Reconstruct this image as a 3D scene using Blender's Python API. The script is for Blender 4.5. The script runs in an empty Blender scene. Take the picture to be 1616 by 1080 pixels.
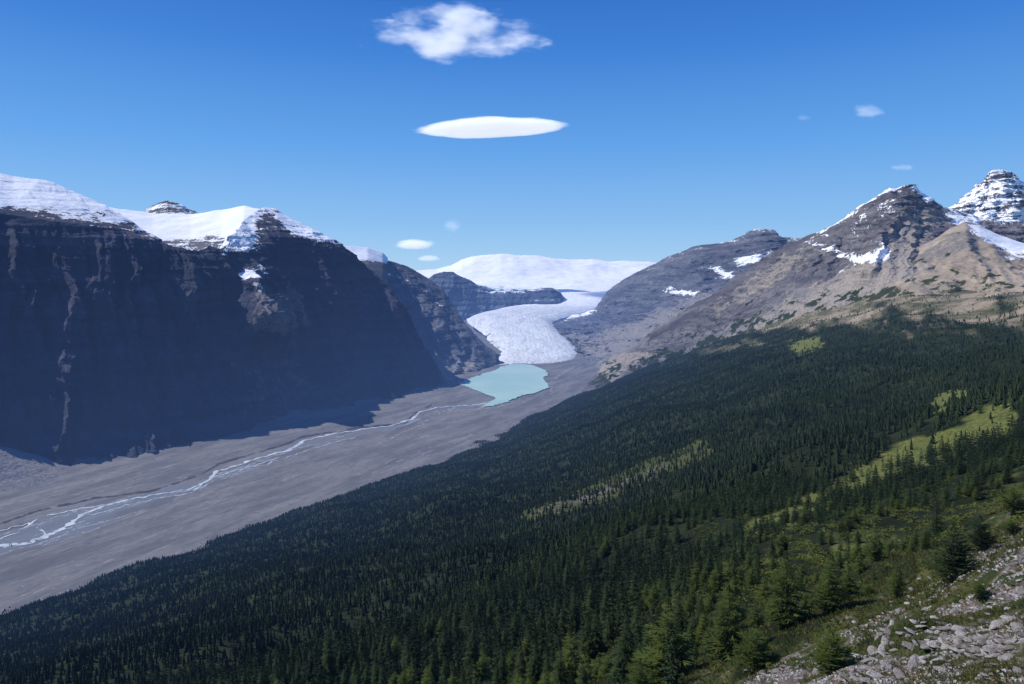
import bpy, math, random, bmesh
import numpy as np
from mathutils import noise as mn, Vector
from mathutils.geometry import tessellate_polygon
random.seed(7); rng=np.random.default_rng(11)
C=bpy.context.scene.collection
F=1090.0; CX=808.0; HY=430.0; H=600.0
def S(px): return (np.asarray(px,float)-CX)/F
def T(py): return (HY-np.asarray(py,float))/F
# ---------------- noise
def _h(ix,iy,seed):
    h=(ix*374761393+iy*668265263+seed*974634777)&0x7fffffff
    h=((h^(h>>13))*1274126177)&0x7fffffff
    return (h^(h>>16))
def pn(x,y,seed=0):
    x=np.asarray(x,float); y=np.asarray(y,float)
    ix=np.floor(x).astype(np.int64); iy=np.floor(y).astype(np.int64)
    fx=x-ix; fy=y-iy
    def g(a,b):
        an=_h(ix+a,iy+b,seed)/float(0x7fffffff)*2*np.pi
        return np.cos(an)*(fx-a)+np.sin(an)*(fy-b)
    u=fx*fx*fx*(fx*(fx*6-15)+10); v=fy*fy*fy*(fy*(fy*6-15)+10)
    a=g(0,0); b=g(1,0); c=g(0,1); d=g(1,1)
    return ((a+(b-a)*u)+((c+(d-c)*u)-(a+(b-a)*u))*v)*1.5
def fbm(x,y,o=5,seed=0,gain=.5):
    r=0;a=1
    for i in range(o):
        r=r+a*pn(x*2**i+i*17.3,y*2**i-i*9.1,seed+i); a*=gain
    return r
def rid(x,y,o=5,seed=0,gain=.5):
    r=0;a=1
    for i in range(o):
        r=r+a*(1-2*np.abs(pn(x*2**i+i*7.3,y*2**i+i*3.1,seed+i))); a*=gain
    return r-.8
def sst(a,b,x):
    t=np.clip((x-a)/(b-a),0,1); return t*t*(3-2*t)
def poly(PX,PY,pts,soft=8):
    pts=np.array(pts,float); n=len(pts); ins=np.zeros(PX.shape,bool); dm=np.full(PX.shape,1e9)
    for i in range(n):
        x1,y1=pts[i]; x2,y2=pts[(i+1)%n]
        with np.errstate(divide='ignore',invalid='ignore'):
            c=((y1>PY)!=(y2>PY))&(PX<(x2-x1)*(PY-y1)/((y2-y1) if y2!=y1 else 1e-9)+x1)
        ins^=c
        dx=x2-x1; dy=y2-y1; t=np.clip(((PX-x1)*dx+(PY-y1)*dy)/(dx*dx+dy*dy+1e-9),0,1)
        dm=np.minimum(dm,np.hypot(PX-x1-t*dx,PY-y1-t*dy))
    sd=np.where(ins,dm,-dm)
    return np.clip(sd/soft*.5+.5,0,1)
def line(PX,PY,pts,w):
    pts=np.array(pts,float); dm=np.full(PX.shape,1e9)
    for i in range(len(pts)-1):
        x1,y1=pts[i]; x2,y2=pts[i+1]; dx=x2-x1; dy=y2-y1
        t=np.clip(((PX-x1)*dx+(PY-y1)*dy)/(dx*dx+dy*dy+1e-9),0,1)
        dm=np.minimum(dm,np.hypot(PX-x1-t*dx,PY-y1-t*dy))
    return np.clip(1-dm/w,0,1)
# ---------------- nodes
class N:
    def __init__(s,name):
        s.m=bpy.data.materials.new(name); s.m.use_nodes=True; s.t=s.m.node_tree; s.t.nodes.clear()
        s.out=s.t.nodes.new('ShaderNodeOutputMaterial')
    def n(s,ty,ins=None,**kw):
        nd=s.t.nodes.new('ShaderNode'+ty)
        for k,v in kw.items(): setattr(nd,k,v)
        for k,v in (ins or {}).items():
            if hasattr(v,'links'): s.t.links.new(v,nd.inputs[k])
            else:
                if isinstance(v,(tuple,list)) and len(v)==3 and nd.inputs[k].type=='RGBA': v=(*v,1)
                nd.inputs[k].default_value=v
        return nd
    def math(s,op,a,b=0.0,c=0.0,clamp=False):
        return s.n('Math',{0:a,1:b,2:c},operation=op,use_clamp=clamp).outputs[0]
    def mix(s,f,a,b,bt='MIX'):
        nd=s.n('Mix',data_type='RGBA',blend_type=bt)
        for i,v in ((0,f),(6,a),(7,b)):
            if hasattr(v,'links'): s.t.links.new(v,nd.inputs[i])
            else: nd.inputs[i].default_value=(*v,1) if isinstance(v,tuple) else v
        return nd.outputs[2]
    def mr(s,v,a,b,c=0.,d=1.,smooth=True):
        return s.n('MapRange',{0:v,1:a,2:b,3:c,4:d},interpolation_type='SMOOTHSTEP' if smooth else 'LINEAR').outputs[0]
    def noise(s,vec,scale,detail=6,rough=.55):
        return s.n('TexNoise',{'Vector':vec,'Scale':scale,'Detail':detail,'Roughness':rough}).outputs[0]
    def pos(s): return s.n('NewGeometry').outputs['Position']
    def scl(s,vec,v): return s.n('VectorMath',{0:vec,1:v},operation='MULTIPLY').outputs[0]
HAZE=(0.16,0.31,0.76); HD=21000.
def finish(g,col,bump=None,bd=1.,rough=.95,spec=.1,haze=True,bs=.8,trans=0):
    b=g.n('BsdfPrincipled',{'Base Color':col,'Roughness':rough,'Specular IOR Level':spec})
    if bump is not None:
        bn=g.n('Bump',{'Height':bump,'Distance':bd,'Strength':bs}); g.t.links.new(bn.outputs[0],b.inputs['Normal'])
    sh=b.outputs[0]
    if trans:
        tr=g.n('BsdfTranslucent',{'Color':col}); sh=g.n('MixShader',{0:trans,1:sh,2:tr.outputs[0]}).outputs[0]
    if haze:   # haze painted on surfaces as emission, stronger with distance, thinner above the valley floor
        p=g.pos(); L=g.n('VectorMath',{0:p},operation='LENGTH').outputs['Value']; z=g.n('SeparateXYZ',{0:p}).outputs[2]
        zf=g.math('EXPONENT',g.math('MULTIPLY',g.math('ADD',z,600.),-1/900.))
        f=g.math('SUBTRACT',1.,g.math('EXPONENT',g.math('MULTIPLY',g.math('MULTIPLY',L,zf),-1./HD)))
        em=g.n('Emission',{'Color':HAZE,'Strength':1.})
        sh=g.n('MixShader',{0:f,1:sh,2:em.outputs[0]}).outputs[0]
    g.t.links.new(sh,g.out.inputs['Surface'])
    return g.m
def rock_mat(name,dark,light,alt=(0.2,0.16,0.12),veg=(0.04,0.055,0.02),k=1.,bd=8,snowc=(0.90,0.91,0.92),amp=1.3,strz=.028,sw=.9,vert=0,tilt=0.,n1a=1.2):
    g=N(name); P=g.pos()
    w=g.noise(P,.004*k,3)
    Pt=g.n('Mapping',{'Vector':P,'Rotation':(0,tilt,0),'Scale':(1,1,1)}).outputs[0] if tilt else P
    sv=g.n('VectorMath',{0:g.scl(Pt,(.0016*k,.0016*k,strz*k)),1:g.n('CombineXYZ',{'Z':g.math('MULTIPLY',w,2.2)}).outputs[0]},operation='ADD').outputs[0]
    st=g.noise(sv,1.,4,.7)
    n1=g.noise(P,.02*k,6,.68); n2=g.noise(P,.12*k,3,.6)
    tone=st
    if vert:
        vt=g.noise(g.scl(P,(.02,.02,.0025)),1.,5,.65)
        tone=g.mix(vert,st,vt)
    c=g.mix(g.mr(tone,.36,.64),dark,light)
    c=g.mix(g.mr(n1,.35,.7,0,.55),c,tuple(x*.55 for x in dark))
    a=g.n('Attribute',attribute_name='mask'); sp=g.n('SeparateColor',{0:a.outputs['Color']})
    nn=g.math('MULTIPLY',g.math('SUBTRACT',n1,.5),1.6)
    altf=g.mr(g.math('ADD',sp.outputs[2],nn),.35,.65)
    c=g.mix(altf,c,g.mix(g.mr(n2,.3,.7),alt,tuple(x*.65 for x in alt)))
    vf=g.mr(g.math('ADD',sp.outputs[1],g.math('MULTIPLY',nn,1.5)),.42,.58)
    c=g.mix(vf,c,g.mix(n2,veg,tuple(x*.4 for x in veg)))
    sn=g.math('ADD',g.math('MULTIPLY',g.math('SUBTRACT',st,.5),amp),g.math('MULTIPLY',g.math('SUBTRACT',n1,.5),amp*n1a))
    sn=g.math('ADD',sn,g.math('MULTIPLY',g.math('SUBTRACT',n2,.5),.8))
    sf=g.mr(g.math('ADD',sp.outputs[0],sn),.44,.54)
    sf=g.math('MULTIPLY',sf,g.mr(sp.outputs[0],.02,.12))
    c=g.mix(sf,c,snowc)
    h=g.math('ADD',g.math('MULTIPLY',st,sw),g.math('ADD',n1,g.math('MULTIPLY',n2,.35)))
    h=g.math('MULTIPLY',h,g.mr(sf,0,1,1,.3))
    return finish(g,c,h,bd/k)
# ---------------- mesh helpers
def mesh_np(name,V,Fc,mat,mask=None,smooth=True,parent=None,tint=None,link=True):
    me=bpy.data.meshes.new(name); V=np.ascontiguousarray(V,np.float32); Fc=np.ascontiguousarray(Fc,np.int32)
    k=Fc.shape[1]
    me.vertices.add(len(V)); me.vertices.foreach_set('co',V.ravel())
    me.loops.add(Fc.size); me.loops.foreach_set('vertex_index',Fc.ravel())
    me.polygons.add(len(Fc)); me.polygons.foreach_set('loop_start',np.arange(0,Fc.size,k,dtype=np.int32))
    me.update(calc_edges=True)
    me.polygons.foreach_set('use_smooth',np.full(len(Fc),smooth,bool))
    if mask is not None:
        at=me.color_attributes.new('mask','FLOAT_COLOR','POINT')
        m4=np.ones((len(V),4),np.float32); m4[:,:3]=mask; at.data.foreach_set('color',m4.ravel())
    if tint is not None:
        at=me.attributes.new('tint','FLOAT','POINT'); at.data.foreach_set('value',tint.astype(np.float32))
    me.materials.append(mat)
    if not link: return me
    o=bpy.data.objects.new(name,me); C.objects.link(o)
    if parent: o.parent=parent
    return o
def tag(o,label=None,cat=None,group=None,kind=None):
    if label:o['label']=label
    if cat:o['category']=cat
    if group:o['group']=group
    if kind:o['kind']=kind
    return o
def grid(name,X,Y,Z,mat,mask=None):
    nv,nu=X.shape; V=np.stack([X,Y,Z],-1).reshape(-1,3)
    i=np.arange(nv-1)[:,None]*nu+np.arange(nu-1)[None]; i=i.ravel()
    Fc=np.stack([i,i+1,i+nu+1,i+nu],-1)
    return mesh_np(name,V,Fc,mat,None if mask is None else np.stack(mask,-1).reshape(-1,3))
def loft(lines,px0,px1,nu,rows,ex=None,smooth=35):
    P=np.linspace(px0,px1,nu); Zs=[];Ds=[]
    w_=max(3,int(smooth/(P[1]-P[0]))); kk=np.exp(-np.linspace(-2,2,2*w_+1)**2); kk/=kk.sum()
    def q(l):
        z,d=l(P); t=z/d; d=np.convolve(np.pad(d,w_,mode='reflect',reflect_type='odd'),kk,'valid'); return t*d,d
    L2=[q(l) for l in lines]
    for k in range(len(lines)-1):
        z0,d0=L2[k]; z1,d1=L2[k+1]
        w=np.linspace(0,1,rows[k],endpoint=(k==len(lines)-2))[:,None]
        e=1 if ex is None else ex[k]
        Ds.append(d0+(d1-d0)*w); Zs.append(z0+(z1-z0)*w**e)
    D=np.concatenate(Ds); Z=np.concatenate(Zs); PX=np.broadcast_to(P,D.shape).copy()
    return PX,D,Z
def L(pts):
    a=np.array(pts,float)
    def f(P):
        py=np.interp(P,a[:,0],a[:,1]); d=np.interp(P,a[:,0],a[:,2]); return T(py)*d,d
    return f
def PYof(D,Z): return HY-F*Z/D
NV=np.array([-0.873,0.487]); UV=np.array([0.487,0.873])
def rough(PX,D,Z,amp=25,Ls=260,gul=20,gl=90,ter=6,tp=45,seed=1,uv=UV,nv=NV,fade=None):
    X=S(PX)*D; Y=D.copy(); u=X*uv[0]+Y*uv[1]; v=X*nv[0]+Y*nv[1]
    f=1 if fade is None else fade
    Z2=Z+f*amp*.45*rid(u/Ls,v/Ls,7,seed,.55)
    gg=rid(u/gl+.3*pn(v/200,u/200,seed+5),v/(gl*7),6,seed+9,.58)*gul
    q=(Z2+14*fbm(X/500,Y/500,3,seed+3))/tp; sw=q-np.floor(q)
    t_=ter*(sst(0,.25,sw)-sw)*2+ter*.6*fbm(X/60,Z/12,3,seed+31)
    off=(gg+t_)*f
    return X-nv[0]*off,Y-nv[1]*off,Z2
# ---------------- materials
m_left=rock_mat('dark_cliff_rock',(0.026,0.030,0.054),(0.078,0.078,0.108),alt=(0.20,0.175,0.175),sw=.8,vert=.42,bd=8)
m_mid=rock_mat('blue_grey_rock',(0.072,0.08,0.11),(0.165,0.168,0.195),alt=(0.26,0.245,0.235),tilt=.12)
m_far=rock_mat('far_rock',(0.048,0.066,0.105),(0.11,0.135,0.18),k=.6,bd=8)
m_peak=rock_mat('dark_peak_rock',(0.088,0.083,0.094),(0.21,0.195,0.198),alt=(0.34,0.30,0.255),veg=(0.035,0.05,0.02),bd=8,tilt=.4)
m_tan=rock_mat('tan_rock',(0.27,0.225,0.175),(0.38,0.315,0.24),alt=(0.22,0.20,0.18),veg=(0.05,0.062,0.022),bd=4,sw=.3)
m_white=rock_mat('snowy_rock',(0.07,0.068,0.08),(0.16,0.145,0.145),amp=1.9,k=.9,bd=10,tilt=.12,n1a=1.,strz=.034)
m_snow=rock_mat('snowfield_snow',(0.08,0.08,0.09),(0.17,0.16,0.165),amp=1.2,k=.8,bd=5)
def ice_mat():
    g=N('glacier_ice'); P=g.pos()
    a=g.n('Attribute',attribute_name='mask'); sp=g.n('SeparateColor',{0:a.outputs['Color']})
    n=g.noise(P,.012,6,.65); n2=g.noise(P,.035,5,.7)
    c=g.mix(g.mr(n2,.3,.7),(.58,.61,.63),(.80,.81,.81))
    c=g.mix(g.math('MULTIPLY',sp.outputs[2],.48),c,(.40,.41,.42))
    c=g.mix(g.mr(g.math('ADD',sp.outputs[0],g.math('MULTIPLY',g.math('SUBTRACT',n,.5),1.6)),.4,.6),c,(.24,.225,.215))
    c=g.mix(g.mr(g.math('ADD',sp.outputs[1],g.math('SUBTRACT',n,.5)),.4,.7),c,(.90,.90,.91))
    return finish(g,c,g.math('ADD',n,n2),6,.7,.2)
m_ice=ice_mat()
def floor_mat():
    g=N('gravel_flats'); P=g.pos()
    a=g.n('Attribute',attribute_name='mask'); sp=g.n('SeparateColor',{0:a.outputs['Color']})
    R=g.n('VectorRotate',{'Vector':P,'Angle':math.radians(29)},rotation_type='Z_AXIS').outputs[0]
    n=g.noise(g.scl(R,(.014,.0035,.01)),1.,6,.66); n1=g.noise(P,.004,5); n2=g.noise(P,.05,5,.72)
    c=g.mix(g.mr(n,.38,.62),(.116,.115,.119),(.19,.184,.18))
    c=g.mix(g.mr(n2,.42,.68,0,.45),c,(.106,.103,.106))
    c=g.mix(g.mr(n1,.5,.7,0,.4),c,(.18,.166,.152))
    ch=g.n('TexNoise',{'Vector':g.scl(R,(.022,.0022,.01)),'Scale':1.,'Detail':3.,'Roughness':.5,'Distortion':1.2}).outputs[0]
    lnz=g.math('ABSOLUTE',g.math('SUBTRACT',ch,.5))
    c=g.mix(g.mr(lnz,0,.012,.6,0),c,(.065,.063,.068))
    c=g.mix(g.mr(g.math('ABSOLUTE',g.math('SUBTRACT',ch,.60)),0,.008,.6,0),c,(.34,.33,.31))
    c=g.mix(g.mr(g.math('ADD',sp.outputs[0],g.math('MULTIPLY',g.math('SUBTRACT',n,.5),1.6)),.4,.8),c,(.145,.158,.178))
    c=g.mix(g.math('MULTIPLY',g.mr(sp.outputs[0],.35,.6),g.mr(g.math('ABSOLUTE',g.math('SUBTRACT',n,.49)),0,.010,.75,0)),c,(.46,.51,.55))
    c=g.mix(g.mr(g.math('ADD',sp.outputs[1],g.math('MULTIPLY',g.math('SUBTRACT',n2,.5),1.)),.4,.7),c,(.05,.047,.05))  # cut-bank shadow painted as a dark line in the gravel colour
    c=g.mix(g.mr(g.math('ADD',sp.outputs[2],g.math('MULTIPLY',g.math('SUBTRACT',n2,.5),2.)),.45,.75),c,(.36,.35,.33))
    return finish(g,c,g.math('ADD',n,n2),1.8)
m_floor=floor_mat()
def water_mat(name,c1,c2,r=.3,sc=.01,spec=.3):
    g=N(name); P=g.pos(); n=g.noise(P,sc,5)
    return finish(g,g.mix(g.mr(n,.35,.65),c1,c2),g.noise(P,.3,3),.2,r,spec)
m_lake=water_mat('glacial_lake_water',(.31,.48,.445),(.37,.53,.485),.55,.004,.12)
m_river=water_mat('silty_river_water',(.38,.43,.48),(.60,.65,.68),.4,.03)
# ---------------- valley floor
riv=[(-120,905),(0,862),(40,858),(75,846),(108,829),(128,813),(165,798),(215,786),(262,778),(302,771),(332,757),(342,744),(372,735),(412,722),(442,714),(465,706),(478,696),(520,686),(570,678),(620,671),(650,662),(660,651),(690,643),(735,640),(775,636)]
XR=np.linspace(-900,2500,900)
Dd=np.exp(np.linspace(math.log(700),math.log(24000),520))
PX,D=np.meshgrid(XR,Dd); Z=np.full_like(D,-H); PYf=PYof(D,Z); X=S(PX)*D
nr=line(PX,PYf,riv,16)
Zf=Z+(1.8*fbm((X*.87-D*.49)/60,(X*.49+D*.87)/300,5,3)+1.2*fbm(X/40,D/40,3,8))*(1-sst(0,.5,nr))
wet=np.maximum(poly(PX,PYf,[(-300,960),(-300,870),(0,840),(90,806),(200,780),(330,756),(345,746),(470,700),(560,681),(560,688),(480,712),(350,760),(310,776),(250,800),(120,848),(0,884)],14)*.9,
   line(PX,PYf,[(340,755),(470,706),(570,683),(660,665),(700,645),(770,638)],12)*.7)
bank_shade=np.maximum(line(PX,PYf,[(-200,880),(0,826),(60,806),(150,786),(240,775),(320,748),(345,732),(400,716),(455,700),(475,690),(560,676),(640,668),(655,652),(680,640)],3.5)*1.2,
   line(PX,PYf,[(0,900),(120,860),(260,820),(420,780)],3)*.5)
bank_shade=bank_shade*(.75+.5*fbm(PX/25,PYf/9,3,17))  # cut bank: shallow carve plus its shadow painted dark
silt=np.maximum(poly(PX,PYf,[(600,691),(680,686),(712,690),(640,693)],5)*.6,poly(PX,PYf,[(410,768),(510,752),(500,758),(430,771)],5)*.4)
silt=np.maximum(silt,poly(PX,PYf,[(735,642),(770,628),(800,634),(800,645),(760,648)],8)*.6)
silt=np.maximum(silt,line(PX,PYf,[(872,622),(866,606),(885,590),(905,580)],7)*.55)
silt=np.maximum(silt,line(PX,PYf,[(600,700),(660,672),(700,650),(760,645)],9)*.5)
Zf=Zf-2*bank_shade*(1-nr)
o=grid('valley_floor',X,D,Zf,m_floor,[wet,bank_shade,silt]); tag(o,'wide grey gravel river flats on the valley bottom','valley floor',kind='structure')
def floorpt(px,py,z=-H):
    d=z/T(py); return S(px)*d,d
def ribbon(name,pts,wid,mat,z=-H+.5,seed=0):
    a=np.array(pts,float); t=np.r_[0,np.cumsum(np.hypot(np.diff(a[:,0]),np.diff(a[:,1])))]
    n=int(t[-1]/2.)+2; tt=np.linspace(0,t[-1],n); px=np.interp(tt,t,a[:,0]); py=np.interp(tt,t,a[:,1]); w=np.interp(tt,t,wid)
    px=px+4.5*pn(tt/20,tt*0+3,5+seed)+2*pn(tt/7,tt*0+3,15+seed); py=py+1.8*pn(tt/14,tt*0+7,6+seed)
    x,y=floorpt(px,py,z); dx=np.gradient(x); dy=np.gradient(y); l=np.hypot(dx,dy)+1e-6
    w=w*np.clip(1+1.1*pn(tt/8,tt*0+1,9+seed),.3,2); nx=-dy/l; ny=dx/l
    V=[]
    for sgn in (-1,1): V.append(np.stack([x+sgn*nx*w/2,y+sgn*ny*w/2,np.full(n,z)],-1))
    V=np.concatenate(V); i=np.arange(n-1); Fc=np.stack([i,i+1,i+1+n,i+n],-1)
    return mesh_np(name,V,Fc,mat)
wd=[18,17,15,16,12,10,11,8,6,6,9,13,10,9,12,17,12,12,9,9,14,10,8,9,12]
o=ribbon('river',riv,wd,m_river); tag(o,'pale main river channel winding from the turquoise lake','river',kind='structure')
for j,(pts,w_,lb) in enumerate([
 ([(-60,868),(0,852),(30,838),(52,824),(70,815),(110,806),(165,797)],5,'thin side channel left of the main river at the left edge'),
 ([(255,779),(290,776),(318,768),(322,760),(345,750),(400,735),(440,722)],4,'thin braid of river looping off near the middle bend'),
 ([(-40,850),(20,832),(48,826),(75,846)],4,'short channel joining the main river near the left edge'),
 ([(128,813),(150,812),(190,800),(240,788),(300,778),(330,764)],3.2,'faint channel just below the main river left of the middle bend'),
 ([(345,748),(380,742),(420,733),(470,716),(520,700),(560,690)],3.2,'faint channel below the main river right of the middle bend'),
 ([(650,662),(672,664),(690,658)],5,'short dead-end channel under the last river bend before the lake')]):
    o=ribbon('river_braid',pts,[w_]*len(pts),m_river,-H+.35+.02*j,j*7+30); tag(o,lb,'river',kind='structure')
lk=[(724,606),(735,600),(750,594),(770,588),(788,581),(800,576),(822,574),(842,577),(858,583),(867,590),(856,597),(862,604),(868,611),(852,618),(834,622),(818,626),(806,632),(792,637),(775,641),(762,642),(770,636),(783,629),(765,621),(745,614)]
a=np.array(lk+[lk[0]],float); n=320; tt=np.linspace(0,len(a)-1,n+1)[:-1]; t=np.arange(len(a))
lx=np.interp(tt,t,a[:,0]); ly=np.interp(tt,t,a[:,1]); kk=np.exp(-np.linspace(-2,2,13)**2); kk/=kk.sum()
lx=np.convolve(np.pad(lx,6,mode='wrap'),kk,'valid'); ly=np.convolve(np.pad(ly,6,mode='wrap'),kk,'valid')
lx+=3.6*pn(tt*1.3,tt*0,4)+2.6*pn(tt*4,tt*0,24); ly+=1.*pn(tt*1.5,tt*0,14)+.6*pn(tt*4,tt*0,34)
x,y=floorpt(lx,ly,-H+3.2); V=np.stack([x,y,np.full(n,-H+3.2)],-1)
Fc=tessellate_polygon([[Vector((float(p[0]),float(p[1]),0)) for p in V]])
o=mesh_np('lake',V,np.array(Fc),m_lake,smooth=False); tag(o,'milky turquoise glacial lake at the foot of the glacier','lake',kind='structure')
# ---------------- left mountain wall
def foot_line(pts,zz=-H-12):
    a=np.array(pts,float)
    def f(P):
        py=np.interp(P,a[:,0],a[:,1]); d=-H/T(py); return np.full_like(d,zz),d
    return f
def auto(prev,pts,th,back=0):
    a=np.array(pts,float)
    def f(P):
        z0,d0=prev(P); t=T(np.interp(P,a[:,0],a[:,1])); thh=np.interp(P,*th) if isinstance(th,tuple) else th
        A=(NV[0]*S(P)+NV[1])*np.tan(np.radians(thh)); d=(A*d0-z0)/(A-t); d=np.maximum(d,d0+5); return t*d,d
    return f
def behind(prev,dd,dz):
    def f(P):
        z,d=prev(P); return z-dz,d+dd
    return f
f1=foot_line([(-500,860),(-100,775),(0,752),(60,744),(200,720),(330,694),(400,675),(480,652),(560,637),(620,626),(690,607),(720,600)])
edge=[(-500,300),(0,335),(60,345),(130,358),(210,368),(240,388),(280,402),(330,402),(385,398),(440,378),(480,378),(520,388),(550,405),(580,432),(610,466),(640,503),(670,560),(695,603),(720,596)]
sky=[(-500,240),(0,274),(20,279),(60,284),(85,290),(110,300),(140,313),(165,322),(190,338),(212,352),(238,372),(262,392),(300,397),(340,393),(360,378),(385,348),(402,333),(415,328),(436,330),(452,340),(475,352),(500,366),(530,383),(552,400),(582,429),(612,463),(642,500),(672,557),(697,600),(720,594)]
e1=auto(f1,edge,(np.array([-500,0,120,720]),np.array([47,47.5,50,50]))); s1=auto(e1,sky,27)
PX,D,Z=loft([f1,e1,s1,behind(s1,300,120)],-500,720,820,[340,90,20],[1.25,1,1])
PY0=PYof(D,Z)
def bump(cx,cy,rx,ry,a):
    return a*np.exp(-((PX-cx)/rx)**2-((PY0-cy)/ry)**2)
push=bump(432,495,42,46,440)+bump(405,440,25,18,150)+bump(320,440,60,30,60)
gfade=sst(340,420,PY0)*sst(720,640,PX)
push+=gfade*(75*rid(PX/130+.2*pn(PY0/60,PX/60,3),PY0/500,3,44)+26*rid(PX/45+.2*pn(PY0/60,PX/60,3),PY0/260,4,48))
D2=D-push; Z=Z*D2/D; D=D2
fade=np.clip((PY0-330)/60,.3,1)
X,Y,Z2=rough(PX,D,Z,36,330,30,120,7,44,2,fade=fade)
ed=np.interp(PX,*np.array(edge).T); sk=np.interp(PX,*np.array(sky).T)
snow=np.clip((ed+10-PY0)/28,0,1)*1.15
snow*=1-.75*poly(PX,PY0,[(392,372),(405,330),(436,330),(446,352),(470,385),(420,392)],10)
snow=np.where(PX>500,snow*np.clip((560-PX)/60,0,1),snow)
snow*=1-poly(PX,PY0,[(238,380),(345,385),(345,420),(230,420)],6)*.8
snow*=1-.5*sst(305,345,PY0)*(PX<300)
for pl,w in (([(374,428),(405,424),(418,432),(405,438),(376,440)],.75),([(382,446),(398,443),(412,458),(426,460),(400,461)],.6),([(0,270),(70,285),(100,300),(60,305),(0,300)],.9)):
    snow=np.maximum(snow,poly(PX,PY0,pl,5)*w)
alt=poly(PX,PY0,[(395,450),(470,455),(480,510),(440,530),(390,525),(400,490)],20)*.8
alt=np.maximum(alt,.42*poly(PX,PY0,[(350,560),(470,540),(560,640),(330,690)],40))
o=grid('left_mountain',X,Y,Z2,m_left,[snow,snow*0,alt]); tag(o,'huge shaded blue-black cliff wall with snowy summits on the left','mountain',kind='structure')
# scree cone at the foot of the wall
xc,yc=floorpt(-25,752); r_=np.linspace(0,1,60)[:,None]; th_=np.linspace(0,2*np.pi,160)[None]
RX=210+25*pn(np.cos(th_)*2,np.sin(th_)*2,3)
X=xc+r_*RX*np.cos(th_)*1.15; Y=yc+r_*RX*np.sin(th_)
Zc=-H-3+105*(1-r_)**1.15+4*fbm(X/40,Y/40,4,7)*(1-r_)
mk_=np.zeros_like(X)
o=grid('scree_cone',X,Y,Zc+0*X,m_mid,[mk_,mk_,mk_+.9]); tag(o,'low pale scree mound at the foot of the dark wall, left edge','scree mound',kind='structure')
# snow plateau behind
sp=[(100,335,4300),(150,322,4400),(190,331,4500),(240,335,4600),(300,337,4700),(350,334,4700),(385,328,4600),(420,333,4500),(450,350,4500),(520,384,4700),(545,389,4900),(580,391,5000),(605,400,5100),(615,412,5150)]
fr=[(p,y+75,d-900) for p,y,d in sp]
PX,D,Z=loft([L(fr),L(sp),behind(L(sp),800,80)],100,612,260,[90,20],[.8,1],60)
X=S(PX)*D; Z=Z+14*fbm(X/500,D/500,5,5)
PY0=PYof(D,Z); sn=np.ones_like(PX)*1.5
sn-=poly(PX,PY0,[(240,372),(350,368),(400,380),(380,420),(240,410)],10)*1.1
sn-=poly(PX,PY0,[(545,404),(620,414),(640,490),(530,440)],8)*1.5
o=grid('snow_plateau',X,D,Z,m_snow,[sn,sn*0,sn*0]); tag(o,'smooth white snowfield between the two left summits','snowfield',kind='structure')
pk=[(215,338,6200),(228,333,6200),(240,325,6200),(250,321,6200),(262,317,6200),(270,320,6200),(284,324,6200),(296,331,6200),(315,338,6200)]
PX,D,Z=loft([L([(p,y+22,5700) for p,y,d in pk]),L(pk),behind(L(pk),300,100)],215,315,90,[50,10],smooth=10)
X,Y,Z2=rough(PX,D,Z,16,200,20,80,5,30,6); m_=np.full_like(PX,.5)
o=grid('small_distant_peak',X,Y,Z2,m_white,[m_,m_*0,m_*0]); tag(o,'small rocky peak poking above the snowfield on the left','mountain',kind='structure')
# third ridge beside the lake
f3=foot_line([(540,612),(600,606),(640,603),(690,597),(740,588),(765,582),(790,575)])
sky3=[(540,390),(580,401),(612,412),(640,420),(660,430),(682,443),(700,458),(714,480),(730,505),(748,526),(765,543),(782,556),(790,574)]
s3=auto(f3,sky3,(np.array([540,600,700,790]),np.array([40,38,34,31])))
PX,D,Z=loft([f3,s3,behind(s3,400,260)],540,790,420,[300,30],[1.15,1])
PY0=PYof(D,Z); skl=np.interp(PX,*np.array(sky3).T); fade=np.clip((795-PX)/50,.15,1)*np.clip((PY0-skl)/25,.25,1)
push=sst(10,60,PY0-skl)*(150*rid(PX/60+.5*(PY0-skl)/120,PY0/600,3,64))*sst(790,740,PX)
D2=D-push*.5; Z=Z*D2/D; D=D2
X,Y,Z2=rough(PX,D,Z,45,330,36,150,6,50,14,fade=fade)
sn=np.clip((skl+16-PY0)/20,0,1)*np.clip((650-PX)/40,0,1)*.7
for c in ((600,428,25,5),(632,440,20,5),(668,462,12,4),(690,478,10,4)):
    sn=np.maximum(sn,.40*np.exp(-((PX-c[0])/c[2])**2-((PY0-c[1]-(PX-c[0])*.4)/c[3])**2))
alt=poly(PX,PY0,[(640,560),(680,560),(790,575),(690,610)],20)*.8
o=grid('lakeside_ridge',X,Y,Z2,m_mid,[sn,sn*0,alt]); tag(o,'grey rocky ridge with gullies dropping to the left shore of the lake','mountain',kind='structure')
# ---------------- icefield
isk=[(600,430,15000),(690,425,15000),(712,419,15000),(728,410,15000),(745,405,15000),(790,402,15000),(820,405,15000),(850,405,15500),(900,410,16000),(935,409,16000),(960,413,16000),(1025,413,16000),(1080,420,16000),(1200,420,16000)]
ifr=[(600,470,10500),(700,462,10500),(760,455,10500),(830,455,10500),(900,458,10500),(960,464,10500),(1200,464,10500)]
imid=[(600,452,12500),(720,440,12500),(800,436,12500),(900,440,12500),(1000,443,12500),(1200,445,12500)]
PX,D,Z=loft([L(ifr),L(imid),L(isk),behind(L(isk),2500,300)],600,1200,420,[80,80,20],[1,1,1],30)
X=S(PX)*D; Z=Z+40*fbm(X/1400,D/1300,4,21)+5*fbm(X/250,D/300,3,22)
PY0=PYof(D,Z); sn=np.full_like(PX,1.6)-1.0*poly(PX,PY0,[(700,440),(740,446),(840,449),(890,451),(890,458),(760,466),(700,460)],5)
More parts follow.
